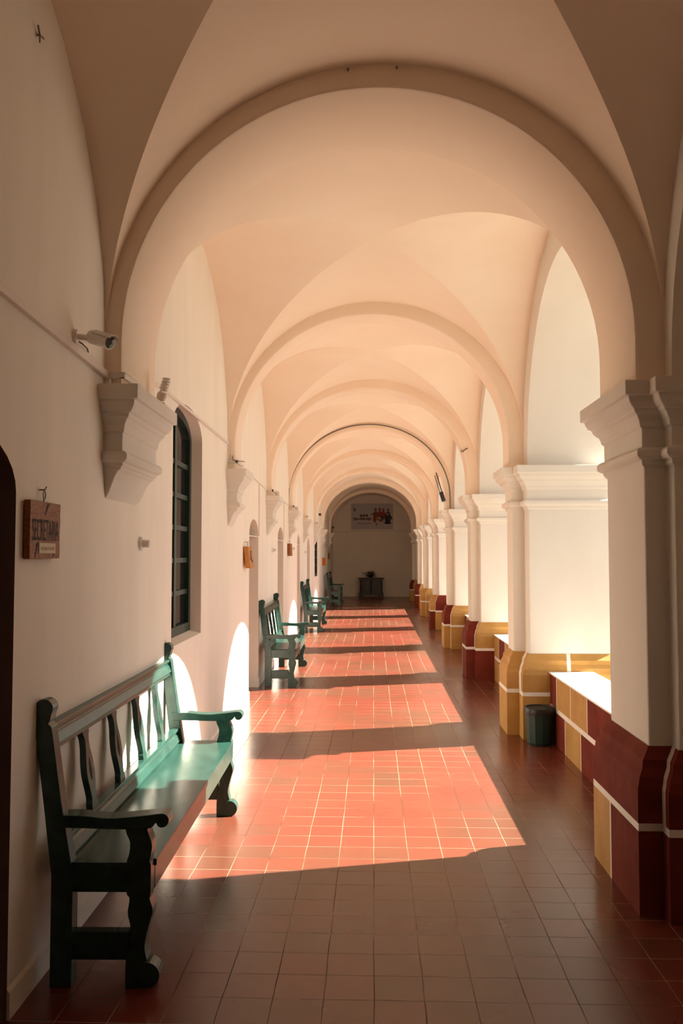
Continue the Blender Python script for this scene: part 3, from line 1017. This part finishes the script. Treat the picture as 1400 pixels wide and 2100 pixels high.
# loop of cable by the second arch foot
m = MB()
yc, h = A[2]; xx = XL(yc) + .11
m.tube([(xx - .06, yc - h - .02, 2.60), (xx - .05, yc - h - .03, 2.555), (xx, yc - h - .03, 2.545), (xx + .035, yc - h + .02, 2.55), (xx + .03, yc, 2.56)], .005, 6)
tag(m.build('cable', M['steel'], None), 'short black cable looped at the arch foot above the second corbel', 'cable')
# cover plate behind the first arch foot
m = MB(); m.box(XL(4.16) - .002, XL(4.16) + .034, 4.165, 4.188, CAPZ, CAPZ + .045)
tag(m.build('cover_plate', M['white'], None, .006), 'white rounded cover plate on top of the nearest corbel', 'plate')

# dark cable along the edge of the fourth cross arch
yc, h = A[4]
x0_, x1_ = XL(yc) + .08, XM0 - .145 + dxr(yc)
cx, ca = (x0_ + x1_) / 2, (x1_ - x0_) / 2 + .085
pts = [(cx - ca * math.cos(PI * k / 40), yc - h - .006, ZS + (CROWN - ZS + .085) * math.sin(PI * k / 40)) for k in range(0, 41)]
pts = [(pts[0][0], pts[0][1], 2.50)] + pts + [(pts[-1][0], pts[-1][1], 2.50)]
m = MB(); m.tube(pts, .011, 6)
tag(m.build('cable', M['steel'], None), 'dark cable following the curve of the fourth cross arch', 'cable')

# ------------------------------------------------------------------ spiral bulb on the first corbel
bx, by, bz = XL(4.75) + .145, 4.72, CAPZ
t = thing('spiral_bulb', 'white spiral energy saving bulb in a holder on the nearest corbel', 'bulb', (bx, by, bz))
m = MB(); m.box(bx - .035, bx + .035, by - .03, by + .06, bz, bz + .018); m.build('base_box', M['white'], t, .003)
tilt = Vector((.30, 0.0, 1)).normalized()
c0 = Vector((bx, by, bz + .016))
m = MB(); m.lathe([(.012, 0), (.012, .016), (.024, .022), (.029, .045), (.024, .062)], c0, 18, axis=tilt); m.build('lamp_holder', M['duct'], t)
m = MB()
sidev = tilt.cross(Vector((0, 1, 0))).normalized(); sv2 = tilt.cross(sidev)
path = []
for k in range(0, 84):
    a = 2 * PI * k / 18
    path.append(c0 + tilt * (.070 + .075 * k / 83) + (sidev * math.cos(a) + sv2 * math.sin(a)) * (.019 if 4 < k < 80 else .013))
m.tube(path, .0065, 7); m.build('spiral_tube', M['white'], t)

# other small fittings above the corbels
for i, lab in ((3, 'small lamp holder on the third corbel'), (4, 'small lamp holder on the fourth corbel'), ):
    yc = A[i][0]
    m = MB(); m.lathe([(.022, 0), (.022, .015), (.030, .025), (.032, .055), (.018, .075)], (XL(yc) + .14, yc - .05, CAPZ), 14)
    tag(m.build('lamp_holder', M['duct'], None), lab, 'lamp', 'lamp holders on the corbels')

# ------------------------------------------------------------------ detectors and sockets on the left wall
DL = [(4.9, 1.716, 'round white wall sensor left of the tall green window'), (12.76, 1.73, 'small white wall sensor above the second bench'),
      (16.54, 1.78, 'small white wall sensor beyond the third board'), (20.25, 1.73, 'small white wall sensor above the third bench')]
for k, (y, z, lab) in enumerate(DL):
    xw = XL(y)
    t = thing('wall_sensor', lab, 'sensor', (xw, y, z), group='white sensors on the left wall')
    m = MB(); m.lathe([(.040, 0), (.040, .012), (.034, .018)], (xw, y, z), 24, axis=(1, 0, 0)); m.build('base_plate', M['white'], t)
    m = MB(); m.lathe([(.022, .016), (.022, .052), (.016, .056)], (xw, y, z), 20, axis=(1, 0, 0)); m.build('sensor_head', M['duct'], t)

# nails on the face of the first arch
for (x, z, lab) in ((-.12, 4.045, 'small nail on the face of the nearest arch, left of its crown'), (.12, 4.05, 'small nail on the face of the nearest arch, right of its crown')):
    yy = ARCHES[1][0] - ARCHES[1][1]
    m = MB(); m.tube([(x, yy + .01, z), (x, yy - .02, z - .004)], .004, 6); m.lathe([(.007, 0), (.007, .003)], (x, yy - .018, z - .004), 10, axis=(0, -1, 0))
    tag(m.build('nail', M['steel'], None), lab, 'nail', 'nails on the nearest arch')
# iron hook high on the wall
m = MB(); xw = XL(3.27)
m.tube([(xw - .01, 3.25, 3.675), (xw + .015, 3.25, 3.675)], .004, 6)
m.tube([(xw + .015, 3.225, 3.70), (xw + .013, 3.25, 3.675), (xw + .013, 3.29, 3.685)], .004, 6)
m.tube([(xw + .013, 3.25, 3.675), (xw + .013, 3.25, 3.645)], .003, 6)
tag(m.build('iron_hook', M['steel'], None), 'small bent iron hook high on the left wall', 'hook')

# little black fittings on the far arches
for (y, z, lab) in ((26.1, 2.88, 'small black fitting high on the far left wall, outside the end bay'), (34.3, 2.75, 'small black fitting on the left wall inside the end bay')):
    m = MB(); m.box(XL(y) - .002, XL(y) + .07, y, y + .05, z - .035, z + .035)
    tag(m.build('wall_fitting', M['black'], None, .006), lab, 'fitting', 'black fittings on the left wall')

# ------------------------------------------------------------------ black two-rod antenna on the fourth pillar
ax_, ay_ = 1.30, 15.76
t = thing('antenna', 'black antenna with two long rods leaning above the fourth pillar', 'antenna', (ax_, ay_, CAPZ))
tl = Vector((-.30, 0, 1)).normalized()
def along(d, sx=0.0): return (ax_ + .02 + tl.x * d + sx * tl.z, ay_ - .03, CAPZ + tl.z * d - sx * tl.x)
m = MB(); m.tube([(ax_ + .03, ay_ - .03, CAPZ), along(.17)], .008, 8); m.build('bracket', M['white'], t)
m = MB()
q = [along(.16, -.035), along(.16, .035), along(.34, .035), along(.34, -.035)]
m.add([(p[0], p[1] - .025, p[2]) for p in q] + [(p[0], p[1] + .025, p[2]) for p in q], [(0, 1, 2, 3), (7, 6, 5, 4), (0, 4, 5, 1), (1, 5, 6, 2), (2, 6, 7, 3), (3, 7, 4, 0)])
m.build('housing', M['black'], t, .004)
for sx, e in ((-.020, .66), (.018, .70)):
    m = MB(); m.tube([along(.33, sx), along(e, sx)], .009 if sx > 0 else .006, 8); m.build('rod', M['black'], t)

# iron bracket across the third arch
m = MB(); yy = 12.0
m.tube([(1.20, yy - .12, 3.085), (1.235, yy - .12, 3.075), (1.26, yy - .10, 3.10), (1.30, yy - .05, 3.12)], .008, 6)
m.tube([(1.20, yy - .12, 3.085), (1.20, yy - .12, 3.06), (1.24, yy - .12, 3.065)], .006, 6)
tag(m.build('iron_bracket', M['steel'], None), 'rusty iron bracket on the right haunch of the third cross arch', 'bracket')

# ------------------------------------------------------------------ far end: banner, console table, plant, duct
BX0, BX1, BZ0, BZ1 = -.88, .80, 2.70, 3.73
yb = Y_BACK - .02
def flat(name, rgb, rough=.6): return plain(name, rgb, rough)
BM = dict(cloth=flat('banner_vinyl', (.50, .48, .50), .5), violet=flat('banner_violet', (.08, .04, .16)), ink=flat('banner_ink', (.12, .09, .10)), red=flat('banner_red', (.32, .04, .03)),
          dark=flat('banner_dark', (.025, .018, .018)), skin=flat('banner_skin', (.35, .17, .11)), gold=flat('banner_gold', (.35, .17, .03)), brown=flat('banner_brown', (.13, .07, .03)), pale=flat('banner_pale', (.62, .58, .58)))
t = thing('banner', 'printed festival banner with costumed figures, high on the dark end wall', 'banner', (0, yb, BZ0))
m = MB(); m.box(BX0, BX1, yb - .006, yb, BZ0, BZ1); m.build('cloth', BM['cloth'], t)
def blob(m, cx, cz, rx, rz, mi=0, n=18, ang=0, lay=1):
    vs = []
    for k in range(n):
        a = 2 * PI * k / n
        px, pz = rx * math.cos(a), rz * math.sin(a)
        vs.append((BX0 + cx * 1.68 + px * math.cos(ang) - pz * math.sin(ang), yb - .006 - .0012 * lay, BZ1 - cz * 1.03 + px * math.sin(ang) + pz * math.cos(ang)))
    m.add(vs, [tuple(range(n))], mi)
m = MB(); blob(m, .085, .23, .045, .075, 0); blob(m, .085, .20, .012, .028, 1, lay=2); blob(m, .085, .28, .03, .012, 0, lay=3)
m.build('emblem', [BM['violet'], BM['cloth']], t, merge=False)
m = MB()     # brush-script strokes, too faint to read
random.seed(3)
for row, (x0, x1, z, amp, r) in enumerate(((.21, .40, .47, .07, .020), (.05, .49, .60, .075, .022), (.15, .47, .78, .016, .012))):
    n = 46
    pts = []
    for k in range(n):
        u = x0 + (x1 - x0) * k / (n - 1)
        pts.append((BX0 + u * 1.68, yb - .008, BZ1 - z * 1.03 + amp * math.sin(k * 1.45) * (0.6 + .4 * math.sin(k * .37))))
    m.tube(pts, [r * (.5 + .5 * abs(math.sin(k * .9))) for k in range(n)], 5)
m.v = [(x, yb - .0075 + (y - (yb - .008)) * .03, z) for x, y, z in m.v]
m.build('script_lettering', BM['ink'], t, merge=False)
m = MB()
mats = [BM['red'], BM['dark'], BM['skin'], BM['gold'], BM['brown'], BM['pale']]
figs = [(.58, .26, 2, 4), (.68, .25, 2, 0), (.77, .26, 0, 0), (.88, .28, 2, 1)]
for (fx, fz, face, body) in figs:
    blob(m, fx, fz + .18, .095, .15, body, lay=2)
    blob(m, fx, fz - .005, .05, .075, 1 if face == 2 else 0, lay=3)
    blob(m, fx, fz + .015, .034, .05, face, lay=4)
blob(m, .52, .40, .10, .03, 4, ang=.25, lay=3); blob(m, .56, .60, .07, .14, 0, lay=3); blob(m, .63, .58, .09, .08, 3, lay=3)
blob(m, .60, .80, .025, .06, 0, ang=.5, lay=4); blob(m, .72, .60, .11, .11, 1, lay=3); blob(m, .74, .64, .06, .05, 3, lay=4); blob(m, .68, .57, .035, .05, 5, lay=4)
blob(m, .87, .58, .12, .23, 1, lay=3); blob(m, .87, .76, .16, .035, 1, lay=3); blob(m, .875, .42, .035, .035, 5, lay=5); blob(m, .955, .55, .03, .10, 1, ang=.4, lay=3)
m.build('costumed_figures', mats, t, merge=False)

m = MB()
for (xa, xb, z) in ((XL(34.9), -.90, 2.60), (-.90, 1.36, 2.64)):
    m.box(xa, xb, Y_BACK - .02, Y_BACK + .002, z - .012, z + .012)
m.box(-.912, -.888, Y_BACK - .02, Y_BACK + .002, 2.588, 2.652)
m.box(.70, .76, Y_BACK - .03, Y_BACK + .002, 2.64, 2.70)
tag(m.build('cable_duct', M['duct'], None), 'thin cable duct running across the end wall under the banner', 'cable duct')

CX0, CX1, CY0, CY1 = -.545, .385, 34.45, 34.93
cxm = (CX0 + CX1) / 2
t = thing('console_table', 'black carved console cabinet against the dark end wall', 'cabinet', (cxm, (CY0 + CY1) / 2, 0))
m = MB(); m.box(CX0 - .05, CX1 + .05, CY0 - .05, CY1, .735, .765); m.box(CX0 - .02, CX1 + .02, CY0 - .02, CY1, .705, .735); m.build('top', M['ebony'], t, .006)
m = MB(); m.box(CX0 + .02, CX1 - .02, CY0, CY1, .12, .706); m.build('cabinet_body', M['ebony'], t, .004)
for k in range(2):
    a = CX0 + .16 + k * .33
    m = MB(); m.box(a, a + .28, CY0 - .018, CY0, .18, .64); m.build('door', M['ebony'], t, .004)
    m = MB(); m.lathe([(.008, 0), (.012, .012), (.004, .02)], (a + (.25 if k == 0 else .03), CY0 - .018, .42), 12, axis=(0, -1, 0)); m.build('knob', M['steel'], t)
for x in (CX0 + .05, CX0 + .455, CX1 - .05):
    m = MB(); m.lathe([(.028, 0), (.034, .03), (.024, .06), (.034, .25), (.024, .48), (.034, .52), (.03, .55)], (x, CY0 - .02, .14), 14); m.build('pilaster', M['ebony'], t)
for x in (CX0, CX1 - .15):
    m = MB(); m.prism([(x - .02, 0), (x + .17, 0), (x + .17, .05), (x + .13, .10), (x + .13, .15), (x - .02, .15)] if x < 0 else [(x - .02, 0), (x + .17, 0), (x + .17, .15), (x + .02, .15), (x + .02, .10), (x - .02, .05)], 'y', CY0 - .04, CY1); m.build('foot', M['ebony'], t, .004)

px_, py_ = -.10, 34.70
t = thing('potted_plant', 'small leafy plant in a dark pot on the console cabinet', 'plant', (px_, py_, .765))
m = MB(); m.lathe([(.075, 0), (.10, .08), (.11, .10), (.095, .10), (.09, .085)], (px_, py_, .765), 20); m.build('pot', M['clay'], t)
m = MB(); random.seed(5)
for k in range(170):
    a = random.uniform(0, 2 * PI); r = random.uniform(.02, .16); z = .765 + random.uniform(.09, .26) - r * .35
    cx, cy = px_ + r * math.cos(a), py_ + r * math.sin(a)
    if k % 9 == 0: cx -= random.uniform(.1, .22); z = .765 + random.uniform(.13, .2)
    d = Vector((math.cos(a), math.sin(a), random.uniform(-.4, .6))).normalized(); s_ = d.cross(Vector((0, 0, 1))).normalized(); u = s_.cross(d)
    L_, w_ = random.uniform(.06, .10), random.uniform(.024, .040)
    c = Vector((cx, cy, z))
    m.add([c, c + d * L_ * .5 + s_ * w_ + u * .006, c + d * L_, c + d * L_ * .5 - s_ * w_ + u * .006, c + d * L_ * .5 - u * .004], [(0, 1, 4), (1, 2, 4), (2, 3, 4), (3, 0, 4)])
m.build('foliage', M['leaf'], t, merge=False)
m = MB()
for a in range(7):
    an = a * .9; m.tube([(px_, py_, .84), (px_ + .05 * math.cos(an), py_ + .05 * math.sin(an), .90), (px_ + .10 * math.cos(an), py_ + .09 * math.sin(an), .95)], .004, 5)
m.build('stems', M['leaf'], t)

for o in list(bpy.data.objects):
    if '_world' in o: del o['_world']
